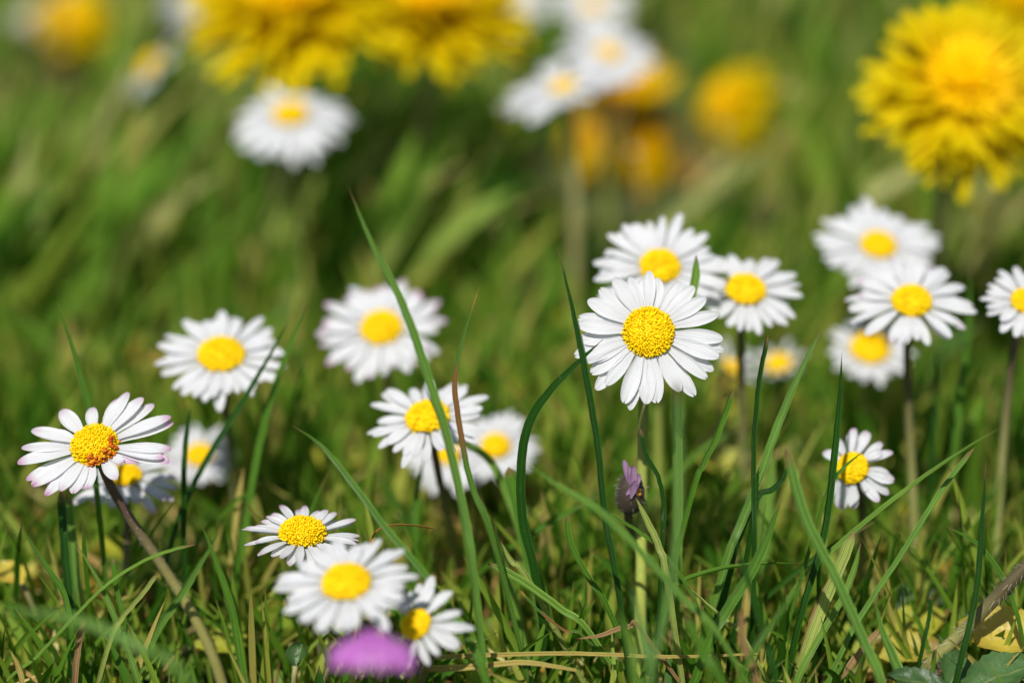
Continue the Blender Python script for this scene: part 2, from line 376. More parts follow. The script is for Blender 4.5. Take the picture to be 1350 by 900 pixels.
PX = {}
STEMS = []; OCC = []           # discs of petals that the random grass keeps clear of
def daisy(label, x, y, z, wpx, dpx, n, base=None, n_pet=28, mat='petal', stem='stem_green', el=0.12, droop=-0.2, tips=None,
          detail=1, stem_r=0.00075, missing=(), wscale=1.0, jit=1.0, old=False, short=None, side_el=None, mats=None, hair=0, dome=0.62, clear=False):
    n = camdir(n); c = at(x, y, z); pm = z / FPX
    rd = dpx * 0.5 * pm; Rt = wpx * 0.5 * pm; e1, e2 = frame_of(n)
    gb = Vector((c.x + 0.002, c.y + 0.012, 0)) if base is None else None
    if base is not None:
        gb = Vector(base) if len(base) == 3 else ground_hit(*base)
    th = thing('daisy', gb, label, 'daisy', 'daisies growing in the lawn')
    # stem
    neck = c - n * rd * 1.0
    L = (neck - gb).length
    pts = bez(neck, neck - n * L * 0.16 - Vector((0, 0, L * 0.12)), gb + Vector((0, 0, L * 0.35)), gb - Vector((0, 0, .003)), 16)
    rads = [stem_r * (0.95 + 0.25 * i / 16) for i in range(17)]
    sb = MB(); sb.tube(pts, rads, 10)
    so = sb.build('stem', M[stem], th, gb)
    if clear:
        for p in pts[2:]:
            ox, oy, oz = pix(p); STEMS.append((ox, oy, 15, 22, oz))
    if hair:
        hb = MB(); hairs(hb, pts, stem_r, hair, 0.0007); ho = hb.build('hair', M['seed'], so, gb); tag(ho, kind='stuff')
    # bracts
    ib = MB()
    rows, uvs = [], []
    for (r, h) in ((0.25, -1.0), (0.62, -0.8), (0.95, -0.42), (1.05, -0.06)):
        rows.append([c + (e1 * math.cos(2 * math.pi * k / 26) + e2 * math.sin(2 * math.pi * k / 26)) * rd * r * (1 if h > -.9 else 1) + n * rd * (h + (0.24 * (k % 2) if h > -.1 else 0)) for k in range(27)])
        uvs.append([(k / 26, (h + 1)) for k in range(27)])
    ib.grid(rows, uvs); ib.build('involucre', M['bract'], th, gb)
    # disc
    db = disc_mesh(c, n, rd, rd * dome, 620 if detail > 1 else 230, 6 if detail > 1 else 5, 4, detail > 1)
    do = db.build('flower_disc', M['floret'], th, gb)
    if old:
        ob = MB()
        for i in range(70):
            a = rr(-1.75, 0.1); th_ = rr(0.85, 1.5)
            pos = c + (e1 * math.cos(a) + e2 * math.sin(a)) * rd * math.sin(th_) + n * rd * dome * math.cos(th_)
            nn = ((e1 * math.cos(a) + e2 * math.sin(a)) * math.sin(th_) + n * math.cos(th_)).normalized()
            ob.blob(pos + nn * rd * 0.10, rd * 0.075 * rr(.7, 1.3), nn, 1.5, 6, 4)
        tag(ob.build('floret', M['floret_old'], do, gb), 'rusty orange withered florets along the disc edge', kind='stuff')
    # ray petals
    lst = []
    if tips:
        for i, tp in enumerate(tips):
            ray = (at(tp[0], tp[1], 1.0) - EYE); tt = (c - EYE).dot(n) / ray.dot(n); q = EYE + ray * tt - c
            lst.append((math.atan2(q.dot(e2), q.dot(e1)), q.length, tp[2] if len(tp) > 2 else i % 2, tp[3] if len(tp) > 3 else None))
    else:
        n_pet = int(n_pet * 1.28)
        for i in range(n_pet):
            a = 2 * math.pi * (i + rr(-.38, .38) * jit) / n_pet
            if any(lo < math.degrees(a) % 360 < hi for lo, hi in missing): continue
            lst.append((a, Rt * rr(0.80, 1.07), i % 2, None))
    for (a, ln, lay, mm) in lst:
        d = e1 * math.cos(a) + e2 * math.sin(a)
        r0 = rd * 0.72; Lp = ln - r0
        Wd = Rt * 0.205 * wscale * rr(0.78, 1.1) * (28 / max(18, len(lst))) ** .3
        Wd = min(Wd, Lp * 0.42)
        ee = el + rr(-.09, .09) * jit - (0.06 if lay else -0.02)
        pb = petal(c, n, d, r0, Lp / max(0.8, math.cos(ee + droop * .5)) if not tips else Lp, Wd, ee, droop + rr(-.12, .12) * jit,
                   lift=-rd * (0.12 if lay else 0.02), cup=rr(-.02, .2), twist=rr(-.22, .22) * jit, notch=random.choice((0, 0, 1)), bend=rr(-.1, .1) * jit)
        mk = mm or (mats[int(random.random() * len(mats))] if mats else mat)
        pb.build('petal', M[mk], th, gb)
    OCC.append((x, y, wpx * 0.52, max(0.35, abs(n.dot(FWD))) * wpx * 0.55, z))
    return th
def ground_hit(x, y):
    ray = at(x, y, 1.0) - EYE; t = -CAM_H / ray.z; return EYE + ray * t

def zt(lst, ox, oy, k): return [(ox + a[0] / k, oy + a[1] / k) + tuple(a[2:]) for a in lst]
T1 = zt([(478, 65, 0), (528, 100, 1), (437, 105, 1), (372, 102, 0), (287, 105, 0), (203, 165, 0), (142, 225, 0), (92, 312, 1), (80, 365, 0), (95, 440, 1), (72, 525, 1),
         (122, 555, 0), (163, 628, 0), (180, 700, 1), (238, 685, 0), (335, 782, 0), (372, 815, 1), (460, 784, 0), (520, 780, 0), (635, 722, 0), (720, 742, 1), (782, 655, 0),
         (830, 592, 1), (850, 535, 0), (880, 485, 1), (872, 432, 0), (845, 300, 0), (782, 222, 0), (715, 150, 0), (650, 122, 1)], 740, 340, 4.09)
daisy('crisp white daisy facing the camera, raised on an olive stem with a full open disc', 855, 438, 0.42, 193, 63, (0.02, 0.22, 0.97), base=ground_hit(843, 925).to_tuple(),
      tips=T1, detail=2, clear=True, stem_r=0.0009, el=0.10, droop=-0.20, jit=0.5, hair=160, dome=0.5, wscale=1.1)
P_, U_, B_ = 'petal_pink', 'petal_under', 'petal_blush'
T13 = zt([(360, 203, 0, B_), (195, 300, 0, B_), (275, 312, 1, B_), (132, 425, 0, B_), (108, 515, 0, P_), (148, 582, 1, P_), (192, 642, 0, P_), (280, 640, 1, U_), (275, 695, 1, P_), (355, 668, 0, B_),
          (432, 682, 0, B_), (520, 650, 0, P_), (690, 595, 0, B_), (545, 180, 0, B_), (705, 108, 1, P_), (762, 92, 0, B_), (855, 115, 0, B_), (902, 125, 1, B_), (1020, 232, 0, P_),
          (1030, 262, 1, P_), (1015, 430, 0, P_), (972, 468, 0, P_), (1000, 478, 1, P_), (825, 478, 1, U_), (735, 505, 0, P_)], 0, 500, 4.5)
daisy('pink tipped daisy with rusty florets at the disc edge, on a slanting purplish stem', 125, 588, 0.42, 200, 59, (-0.12, 0.64, 0.76), base=ground_hit(300, 930).to_tuple(),
      tips=T13, detail=2, stem='stem_purple', stem_r=0.00085, clear=True, old=True, el=0.16, droop=-0.2, jit=0.7, hair=200, dome=0.75, wscale=1.02)
daisy('small dusky daisy half hidden beneath the pink tipped daisy', 165, 628, 0.447, 150, 44, (0.0, 0.88, 0.47), base=ground_hit(165, 880).to_tuple(), mat='petal_blush', stem='stem_brown', n_pet=20, el=0.05, droop=-.3)
daisy('white daisy partly behind the crisp front facing daisy, its disc just above that one', 870, 352, 0.453, 176, 52, (0.0, 0.55, 0.83), n_pet=32, wscale=.95)
daisy('white daisy with loose spreading petals just right of the crisp daisy pair', 983, 383, 0.456, 148, 52, (0.05, 0.68, 0.73), n_pet=22, stem='stem_brown', el=0.1, droop=-.35, base=ground_hit(982, 750).to_tuple())
daisy('soft white daisy furthest back of the clump by the large dandelion', 1158, 324, 0.492, 168, 46, (0.05, 0.68, 0.73), n_pet=30, stem='stem_brown')
daisy('white daisy with ragged petals in front of the clump near the right edge, brown stem', 1202, 398, 0.451, 166, 52, (0.0, 0.66, 0.75), n_pet=23, stem='stem_brown', el=.12, droop=-.3, base=ground_hit(1205, 800).to_tuple(), jit=1.4, mats=['petal'] * 5 + ['petal_blush'])
daisy('blurred low daisy tucked beneath the ragged daisy of the clump', 1147, 460, 0.50, 118, 52, (0.0, 0.66, 0.75), n_pet=28)
daisy('white daisy cut off by the right edge of the picture', 1352, 398, 0.447, 122, 40, (0.1, 0.6, 0.79), n_pet=18, stem='stem_brown', base=ground_hit(1305, 830).to_tuple(), droop=-.4)
daisy('small daisy turned aside behind dark grass blades, petals swept to one side', 1124, 617, 0.434, 112, 42, (-0.40, 0.28, 0.87), n_pet=17, wscale=1.15, el=-0.25, droop=-.2, base=ground_hit(1130, 830).to_tuple(), missing=((150, 215),), stem='stem_brown', mat='petal_blush', jit=1.8)
daisy('flat white daisy with a domed disc beside crossing grass blades, nothing tinted pink', 292, 469, 0.458, 174, 60, (0.02, 0.72, 0.69), n_pet=30, stem='stem_brown', base=ground_hit(318, 740).to_tuple())
daisy('blurred daisy with pinkish petal ends behind the long leaning grass blade', 503, 433, 0.482, 174, 54, (-0.06, 0.62, 0.78), n_pet=26, mat='petal_pink', stem='stem_brown', mats=['petal_blush', 'petal_pink', 'petal'])
daisy('white daisy crossed by two thin grass blades, low over a darker stem', 564, 551, 0.44, 166, 58, (-0.16, 0.76, 0.63), n_pet=26, stem='stem_brown', base=ground_hit(600, 790).to_tuple(), el=.12, droop=-.25)
daisy('shaded daisy directly beneath the one crossed by two thin blades', 592, 598, 0.487, 125, 34, (0.0, 0.6, 0.8), n_pet=24)
daisy('faint low daisy left of the curved dark blade, its disc striped by grass tips', 654, 588, 0.482, 116, 38, (0.05, 0.6, 0.8), n_pet=24)
daisy('blurred bluish daisy low behind grass stems between the pink tipped and the flat daisy', 263, 600, 0.488, 108, 36, (0.0, 0.66, 0.75), n_pet=20)
daisy('neat little daisy with short pointed petals, above the out of focus one', 399, 705, 0.42, 153, 58, (0.03, 0.9, 0.44), n_pet=25, detail=2, mat='petal_blush', stem='stem_brown', el=0.16, droop=-.25, base=ground_hit(430, 900).to_tuple(), wscale=.9, dome=.8, jit=1.2, mats=['petal_blush', 'petal_blush', 'petal_pink'])
daisy('large out of focus daisy low in front, over the purple blossom', 457, 769, 0.384, 186, 64, (-0.05, 0.80, 0.60), n_pet=27, stem='stem_brown', stem_r=.0007, base=ground_hit(425, 960).to_tuple(), el=.12, droop=-.3)
daisy('tilted daisy drooping beside the purple blossom, petals hanging loose', 549, 823, 0.392, 142, 42, (-0.45, 0.42, 0.79), n_pet=19, stem='stem_brown', base=ground_hit(545, 960).to_tuple(), missing=((150, 250),), el=-.05, droop=-.3, jit=2.2, wscale=.9)
daisy('blurred daisy hanging just below the broad yellow dandelion', 383, 152, 0.565, 166, 46, (0.0, 0.74, 0.60), n_pet=30, el=-.12)
daisy('blurred daisy seen nearly edge on, tilted above the half closed dandelion', 743, 116, 0.575, 186, 36, (-0.28, 0.88, 0.38), n_pet=32, stem='stem_khaki', stem_r=.0012, base=ground_hit(757, 480).to_tuple())
daisy('blurred daisy leaning right behind the edge on daisy', 802, 72, 0.615, 128, 34, (0.1, 0.72, 0.69), n_pet=28)
daisy('very blurred daisy at the top edge, directly above the leaning daisy', 782, 6, 0.70, 110, 28, (0.0, 0.6, 0.8), n_pet=22)
daisy('very blurred daisy at the top edge between dandelion and edge on daisy', 680, 2, 0.74, 100, 26, (0.0, 0.6, 0.8), n_pet=22)
daisy('hazy white daisy in the top corner of the picture, beside a yellow smudge', 58, 14, 0.86, 92, 22, (0.0, 0.6, 0.8), n_pet=20)
daisy('hazy white daisy at the top edge, just left of the broad dandelion', 262, 6, 0.80, 100, 22, (0.0, 0.6, 0.8), n_pet=20)
daisy('half folded white daisy on its side among the far grass, left of the broad dandelion', 200, 88, 0.68, 120, 40, (-0.75, 0.55, 0.35), n_pet=14, wscale=1.2, missing=((20, 120),))
daisy('faint nodding daisy right behind the crisp daisy, low in the grass', 964, 484, 0.512, 88, 26, (0.5, 0.7, 0.5), n_pet=8, el=.55, stem='stem_brown')
daisy('faint yellow hearted daisy low behind two upright grass blades', 1026, 480, 0.525, 78, 36, (-0.2, 0.8, 0.55), n_pet=8, el=.45, stem='stem_brown')

# ------------------------------------------------------------------ dandelions
def dandelion(label, x, y, z, wpx, n, cover=1.0, half=False, thick=0.0016, spread=(0.05, 1.2), stem='stem_khaki', base=None, gap=None, lig='ligule', dr=-.28, core=150):
    n = camdir(n); c = at(x, y, z); pm = z / FPX; Rt = wpx * .5 * pm; e1, e2 = frame_of(n)
    gb = Vector((c.x, c.y + 0.015, 0)) if base is None else base
    th = thing('dandelion', gb, label, 'dandelion', 'dandelions behind the daisies')
    neck = c - n * Rt * .35; L = (neck - gb).length
    pts = bez(neck, neck - n * L * .2, gb + Vector((0, 0, L * .4)), gb - Vector((0, 0, .003)), 14)
    sb = MB(); sb.tube(pts, [thick] * 15, 10); sb.build('stem', M[stem], th, gb)
    ib = MB(); rows = []; uv = []
    for (r, h) in ((.10, -.42), (.24, -.36), (.30, -.2), (.33, -.02)):
        rows.append([c + (e1 * math.cos(2 * math.pi * k / 24) + e2 * math.sin(2 * math.pi * k / 24)) * Rt * r + n * Rt * (h + (.12 * (k % 2) if h > -.1 else 0)) for k in range(25)])
        uv.append([(k / 24, h + .5) for k in range(25)])
    ib.grid(rows, uv); ib.build('involucre', M['bract'], th, gb)
    lo, hi = spread
    rws = (0, .2, .45, .7, .9, 1.0)
    for i in range(100):
        a = i * 2.39996 + rr(-.1, .1); lay = i / 100
        if gap and gap[0] < math.degrees(a) % 360 < gap[1]: continue
        d = e1 * math.cos(a) + e2 * math.sin(a)
        ln = Rt * (1.0 - 0.26 * lay) * rr(.84, 1.08); r0 = Rt * (.20 - .12 * lay)
        el = lo + (hi - lo) * lay ** 1.3 * .62 + rr(-.08, .08)
        petal(c, n, d, r0, ln - r0, Rt * .12 * rr(.75, 1.2), el, dr + rr(-.15, .15), lift=Rt * .10 * lay, cup=.15, twist=rr(-.4, .4), bend=rr(-.2, .2), rows=rws, blunt=.35).build('petal', M[lig], th, gb)
    if not gap:
        xb = MB()
        for i in range(130):
            a = i * 2.39996 + rr(-.3, .3); lay = i / 130
            d = e1 * math.cos(a) + e2 * math.sin(a); ln = Rt * (1.0 - 0.3 * lay) * rr(.84, 1.06); r0 = Rt * .12
            q = petal(c, n, d, r0, ln - r0, Rt * .10 * rr(.7, 1.2), lo + (hi - lo) * lay ** 1.3 * .62 + rr(-.1, .1), dr + rr(-.15, .15), lift=Rt * .10 * lay, cup=.05, twist=rr(-.4, .4), bend=rr(-.2, .2), rows=rws, blunt=.35)
            k = len(xb.v); xb.v += q.v; xb.uv += q.uv; xb.f += [tuple(x + k for x in f) for f in q.f]
        tag(xb.build('ligule', M[lig], th, gb), 'fine yellow rays filling the head between the larger ones', kind='stuff')
    cb = MB()
    for i in range(core):
        q = math.sqrt((i + .5) / core); a = i * 2.39996; d = e1 * math.cos(a) + e2 * math.sin(a)
        ax = (n + d * q * 1.0).normalized()
        b0 = c + d * Rt * .16 * q + n * Rt * .08
        l2 = Rt * rr(.30, .46)
        cb.tube([b0, b0 + ax * l2 * .6, b0 + ax * l2 + d * Rt * .06 * rr(-.5, 1)], [Rt * .028, Rt * .034, Rt * .012], 5)
    tag(cb.build('floret', M['ligule_core'], th, gb), 'dense orange yellow inner florets', kind='stuff')
    OCC.append((x, y, wpx * .5, wpx * .45, z))
    return th
dandelion('broad yellow dandelion at the top edge, its rays hanging over a daisy', 388, 18, 0.60, 335, (-0.05, 0.76, 0.65))
dandelion('yellow dandelion overlapping the broad one on its right side', 562, 20, 0.61, 290, (0.12, 0.78, 0.62))
dandelion('large yellow dandelion facing the camera near the right edge', 1270, 124, 0.525, 282, (0.05, 0.34, 0.94), spread=(0.0, 1.1))
dandelion('orange yellow dandelion cut by the top right corner, behind the large one', 1352, 0, 0.60, 170, (0.0, 0.6, 0.8))
dandelion('half closed dandelion tinted orange for shade, drooping under the edge on daisy', 822, 142, 0.72, 290, (0.08, 0.80, 0.60), spread=(-.75, -.1), gap=(248, 282), lig='ligule_shaded', dr=-.8, core=60)
dandelion('blurred narrow dandelion between the half closed one and the large one', 964, 142, 0.76, 140, (-0.78, 0.25, 0.57), spread=(-.2, .9), dr=-.5)
dandelion('dim yellow dandelion far back, above the half closed one on its right', 886, 40, 1.0, 84, (0.2, 0.7, 0.65), spread=(.2, 1.2))
dandelion('hazy yellow dandelion in the top left corner beside white petals', 98, 34, 0.84, 120, (0.0, 0.6, 0.8), spread=(.2, 1.2))

# ------------------------------------------------------------------ purple blossom, bud, glint balls
gb = ground_hit(560, 985)
th = thing('purple_blossom', gb, 'soft purple two lobed blossom under the large out of focus daisy', 'flower')
c = at(490, 852, 0.342)
pts = bez(c + Vector((0, .004, -.003)), c + Vector((0, .008, -.02)), gb + Vector((0, 0, .02)), gb - Vector((0, 0, .003)), 12)
sb = MB(); sb.tube(pts, [.0006] * 13, 8); sb.build('stem', M['stem_brown'], th, gb)
for sx, wy, a in ((-1, 1.0, 2.95), (1, 1.05, 0.12), (-.3, .62, 1.9), (.3, .7, 1.2), (-1, .6, 3.9), (1, .6, -.8)):
    n = camdir((0.25 * sx, 0.72, 0.65)); e1, e2 = frame_of(n); d = e1 * math.cos(a) + e2 * math.sin(a)
    petal(c, n, d, 0.0004, 0.0066 * (1 if wy > .9 else .55), 0.0056 * wy, 0.05, -.5, cup=-.25, blunt=.25).build('petal', M['purple'], th, gb)
cb = MB(); n = camdir((0, .6, .8)); cb.tube([c + n * -.004, c - n * .002, c - n * .0006], [.0009, .0016, .0013], 10); cb.build('calyx', M['bract_dark'], th, gb)

gb = ground_hit(836, 735)
th = thing('daisy_bud', gb, 'closed dark hairy daisy bud with mauve petals folded out, beside the olive stem', 'flower bud')
c = at(831, 650, 0.428); ax = camdir((.05, .9, .42)); e1 = ax.orthogonal().normalized(); e2 = ax.cross(e1)
bb = MB(); rows = []; uv = []
for (r, h) in ((.2, -1.15), (.75, -.85), (1.0, -.3), (.98, .2), (.72, .75), (.45, 1.0)):
    rows.append([c + (e1 * math.cos(2 * math.pi * k / 20) + e2 * math.sin(2 * math.pi * k / 20)) * .0026 * r + ax * .0037 * h for k in range(21)]); uv.append([(k / 20, .5) for k in range(21)])
bb.grid(rows, uv); bo = bb.build('calyx', M['bract_dark'], th, gb)
hb = MB()
for _ in range(60):
    a, h = rr(0, 6.28), rr(-1, .7); d = e1 * math.cos(a) + e2 * math.sin(a); rad = math.sqrt(max(.1, 1 - h * h * .8))
    b0 = c + d * .0026 * rad + ax * .0037 * h; hb.tube([b0, b0 + (d + ax * rr(-.4, .6)) * .0005, b0 + (d + ax * rr(-.4, .6)) * .0009], [.00003, .00002, .00001], 3)
tag(hb.build('hair', M['seed'], bo, gb), kind='stuff')
for i, (px, py) in enumerate(((819, 603), (826, 610), (845, 618), (849, 632), (832, 606), (838, 622))):
    tp = at(px, py, .4262); d = (tp - (c + ax * .0005)); L = d.length; d.normalize(); nn = camdir((0.1, .2, 1)); nn = (nn - d * nn.dot(d)).normalized()
    petal(c + ax * .0005 + nn * (.0019 + .0002 * i), nn, d, .0, L, .0013, 0, .1 * (i - 2) * .5, cup=.2).build('petal', M['bud_petal'], th, gb)
ob = MB()
for _ in range(7): ob.blob(c + camdir((.3, .1, .7)) * .0026 + Vector((rr(-.0006, .0006), 0, rr(-.0004, .0006))), .0004)
ob.build('floret', M['orange_bit'], th, gb)
sb = MB(); sb.tube(bez(c - ax * .004, c - ax * .008, gb + Vector((0, 0, .008)), gb - Vector((0, 0, .003)), 10), [.0008] * 11, 8); sb.build('stem', M['stem_brown'], th, gb)

for (x, y, z, r, lab) in ((1060, 76, .93, .0060, 'round pale ball standing in for a glint blurred to a disc among the far grass, near the large dandelion'), (170, 168, .70, .0022, 'tiny pale ball standing in for a glint, on a leaning stalk in the far grass on the left')):  # pale balls on stalks imitate blurred bright glints
    c = at(x, y, z); gb = Vector((c.x - (.03 if x < 500 else 0), c.y + .01, 0))
    th = thing('glint_ball', gb, lab, 'glint ball')
    hd = MB()
    for i in range(60):
        q = 1 - 2 * (i + .5) / 60; a = i * 2.39996; d = Vector((math.cos(a) * math.sqrt(1 - q * q), math.sin(a) * math.sqrt(1 - q * q), q)); hd.blob(c + d * r * .62, r * .28, d, 1.3, 5, 4)
    hd.build('glint_beads', M['seed'], th, gb)
    sb = MB(); sb.tube(bez(c, c - Vector((0, 0, .02)), gb + Vector((0, 0, .02)), gb - Vector((0, 0, .003)), 10), [.0007] * 11, 7); sb.build('stem', M['stem_khaki'], th, gb)

# ------------------------------------------------------------------ grass blades
def blade_geo(mb, pts, w, face, across=5, fold=0.25, taper=0.55, twist=0.0, base_u=None):
    """pts from base to tip; w = full width; face = vector the flat side looks towards"""
    n = len(pts); rows, uvs = [], []
    for i, p in enumerate(pts):
        t = (pts[min(i + 1, n - 1)] - pts[max(i - 1, 0)]).normalized(); v = i / (n - 1)
        s = t.cross(face)
        if s.length < 1e-4: s = t.orthogonal()
        s.normalize(); nv = s.cross(t)
        tw = twist * v
        s, nv = s * math.cos(tw) + nv * math.sin(tw), nv * math.cos(tw) - s * math.sin(tw)
        ww = w * (0.75 + .25 * min(v / .25, 1)) * (1 if v < taper else max(0.04, 1 - ((v - taper) / (1 - taper)) ** 1.6))
        row, uv = [], []
        for j in range(across):
            x = 2 * j / (across - 1) - 1
            row.append(p + s * x * ww * .5 * math.cos(fold * 1.2) + nv * (abs(x) - .5) * ww * .5 * math.sin(fold * 1.8)); uv.append(((x + 1) / 2, v))
        rows.append(row); uvs.append(uv)
    mb.grid(rows, uvs)
HERO = []
def blade(label, px, w, z, mat, face=(0.2, 0.1, 1), fold=.28, twist=0.0, taper=.6, root=True, cat='grass blade', name='grass_blade', wmul=1.0, grp='single grass blades'):
    """px: pixels from tip to base, z: one depth or (tip, base)"""
    z0, z1 = z if isinstance(z, tuple) else (z, z)
    k = len(px) - 1
    P = [at(x, y, z0 + (z1 - z0) * i / k) for i, (x, y) in enumerate(px)]
    if root and P[-1].z > 0.0:
        d = (P[-1] - P[-2]).normalized(); h = P[-1].z
        dn = Vector((d.x * .6, d.y * .4 , min(d.z, -.75))).normalized()
        P.append(P[-1] + dn * (h + .003) / -dn.z)
    if taper == .6 and random.random() < .4: taper = .95
    fold = fold * rr(.7, 1.8); twist = twist or rr(-.6, .6)
    pts = spline(P, 7)[::-1]
    pts = [p if i < 2 else p + Vector((rr(-1, 1), 0, rr(-1, 1))) *   .00005 for i, p in enumerate(pts)]
    gb = Vector((pts[0].x, pts[0].y, 0)) if root else pts[0].copy()
    mb = MB(); blade_geo(mb, pts, w * .86 * (z0 + z1) / 2 / FPX * wmul, camdir(face), 7, fold, taper, twist)
    o = mb.build(name, M[mat], None, gb)
    tag(o, label, cat, grp); return o
M['blade_pale2'] = blade_mat('soft_pale_blade', (0.14, 0.27, 0.06))
D, Mi, Li, Bl, Pa = 'blade_dark', 'blade_mid', 'blade_light', 'blade_blue', 'blade_pale'
blade('long blade leaning left in front of the blurred pinkish daisy, tallest of all', [(460, 248), (490, 320), (530, 400), (562, 490), (590, 580), (612, 680), (628, 790)], 15, .402, Bl, (.5, .1, .8))
blade('thin blade with orange tip and withered brown middle, crossing a daisy', [(632, 378), (612, 440), (600, 500), (606, 560), (622, 640), (655, 730)], 10, .413, 'blade_brownmid')
blade('straight dark blade standing left of the crisp daisy', [(735, 326), (755, 410), (773, 500), (788, 590), (797, 680), (818, 800)], 13, .414, D, (.7, 0, .7))
blade('dark hooked blade curving over to touch the crisp daisy petals', [(795, 447), (765, 475), (725, 515), (697, 560), (687, 620), (690, 690), (708, 770)], 15, (.414, .425), D, (-.3, .4, .8), fold=.15, taper=.55)
blade('short slim blade rising behind the pink tipped daisy', [(75, 397), (95, 455), (110, 510), (118, 545), (125, 620)], 11, .432, Mi)
blade('dark slanting blade crossing the flat white daisy petals', [(388, 408), (355, 470), (320, 530), (285, 585), (255, 640), (228, 710)], 11, .442, D, (-.4, .2, .9))
blade('stout dark blade with a frayed pale tip, right of the flat white daisy', [(404, 397), (385, 450), (360, 520), (340, 600), (325, 690), (308, 790)], 14, .448, Mi, (-.3, .2, .9))
blade('short cut blade with pale end between two daisies on the left', [(252, 532), (245, 580), (242, 660)], 9, .437, D)
blade('broad arching blade with bleached tip behind the neat little daisy', [(385, 560), (425, 590), (465, 640), (510, 700), (560, 760), (610, 830), (645, 915)], 17, (.408, .395), Mi, (.4, .5, .7), taper=.7)
blade('stout upright blade passing directly behind the crisp daisy', [(918, 335), (916, 370), (903, 430), (893, 520), (893, 620), (893, 740)], 16, .433, Li, (.1, .2, 1), taper=.85)
blade('tall bluish blade slanting right between the daisy groups', [(1088, 425), (1060, 480), (1030, 550), (1005, 620), (978, 690), (955, 750)], 15, .424, Bl, (-.4, .2, .8))
blade('narrow dark upright blade right of the crisp daisy', [(1012, 440), (1000, 500), (993, 580), (993, 660), (993, 740)], 12, .42, D, (.5, 0, .8))
blade('dark upright blade standing against the small turned daisy', [(1110, 465), (1106, 530), (1098, 610), (1086, 700), (1050, 830)], 14, .42, D, (.4, 0, .8))
blade('short slanting blade beside the lower right petals of the crisp daisy', [(967, 512), (947, 570), (928, 610), (908, 665)], 10, .424, Mi)
blade('little curved blade across the disc of the small turned daisy', [(1142, 592), (1118, 612), (1098, 635), (1086, 665)], 9, .421, Mi, (-.3, .5, .8))
blade('dark curling blade joining an upright one right of the crisp daisy', [(1036, 612), (1032, 630), (1018, 645), (1000, 654), (990, 700)], 10, .421, D)
blade('pale broad blade sweeping up to the right edge', [(1325, 560), (1260, 600), (1190, 650), (1110, 715), (1050, 775)], 16, (.405, .43), Li, (-.3, .7, .5))
blade('slender light blade reaching up right under the pale broad sweep', [(1285, 590), (1240, 650), (1190, 730), (1150, 790), (1110, 860)], 12, .418, Bl, (-.5, .5, .7))
blade('long soft green blade leaning left over the lower right lawn', [(1035, 588), (1060, 680), (1100, 760), (1140, 850), (1165, 915)], 19, .402, Bl, (.5, .2, .8))
blade('thin dark blade standing before the yellow leaf at lower right', [(1300, 610), (1294, 700), (1285, 790), (1258, 905)], 11, .412, D)
blade('arched blade with light edge bending down at the right edge', [(1250, 695), (1285, 715), (1320, 760), (1345, 830)], 13, .42, Mi, (.3, .8, .5))
blade('pale blurred blade lying slantwise across the foot of the olive stem', [(690, 608), (735, 640), (790, 675), (840, 725), (900, 790), (960, 860)], 17, .393, Bl, (.3, .8, .5))
blade('thin sharp blade running slantwise below the hairy bud', [(745, 640), (800, 675), (860, 715), (900, 765), (930, 830)], 9, .417, Mi, (.2, .8, .5))
blade('broad cut blade with brown chewed tip in the middle of the lower lawn', [(642, 742), (690, 768), (740, 805), (780, 840)], 17, .42, Li, (.3, .8, .4), taper=.9)
blade('narrow blade with split brown edge below the chewed one', [(684, 777), (710, 805), (745, 832), (780, 850)], 9, .42, 'blade_brownmid', (.3, .8, .4))
blade('curved small blade with rounded tip left of the dark straight blade', [(747, 680), (752, 715), (775, 760), (805, 810)], 10, .42, Mi)
blade('short yellow green blade with dry tip in the middle lawn', [(660, 713), (675, 740), (700, 770)], 10, .423, Pa)
blade('dark upright blade pair partner beneath the hooked blade', [(670, 615), (685, 670), (700, 740), (715, 790)], 22, .432, Mi, (-.2, .2, 1))
blade('large blurred blade across the lower left corner, nearest the camera', [(-30, 800), (50, 808), (120, 825), (190, 858), (260, 920)], 22, (.358, .35), Bl, (.1, .9, .4))
blade('silvery edged thin blade arching over the lower left lawn', [(258, 717), (200, 735), (145, 768), (100, 812), (50, 865), (5, 905)], 9, .416, Li, (-.2, .9, .5), fold=.5)
blade('slanting blade at the far left, tip towards the pink tipped daisy', [(25, 690), (60, 745), (85, 785), (95, 850)], 10, .42, Mi)
blade('light blade slanting down right across the silvery edged one', [(98, 712), (130, 765), (150, 810), (170, 860), (185, 910)], 11, .417, Li)
blade('thin upright blade right of the silvery edged arch', [(148, 735), (155, 780), (168, 840)], 8, .418, Mi)
blade('thin dry tipped blade beside the slanting purplish stem', [(208, 755), (185, 785), (160, 815), (140, 860)], 8, .415, Pa)
blade('wide dark blade upright under the pink tipped daisy', [(80, 645), (85, 720), (92, 800), (95, 890)], 15, .428, D, (.3, 0, .9))
blade('bluish wide blade behind the slanting purplish stem', [(88, 650), (96, 730), (102, 800)], 18, .435, Bl)
blade('dark stiff blade just right of the slanting purplish stem', [(290, 700), (262, 745), (235, 790), (200, 845)], 12, .43, Bl)
blade('long curving blade between the slanting stem and the neat little daisy', [(265, 690), (285, 740), (305, 800), (315, 860), (325, 920)], 12, .425, Mi)
blade('withered orange blade hooked over above the out of focus daisy', [(577, 697), (550, 693), (520, 692), (497, 700), (484, 730), (478, 760)], 7, .42, 'blade_orange', (0, .9, .4), cat='dry blade', name='dry_blade')
blade('folded blade lying nearly level right of the olive stem foot', [(1060, 742), (1000, 743), (940, 752), (895, 770), (880, 800)], 13, .419, Mi, (0, .9, .4), fold=.5)
blade('pale creased blade slanting down from the level folded one', [(903, 768), (930, 795), (958, 820), (985, 850)], 13, .417, Pa, (.2, .8, .5))
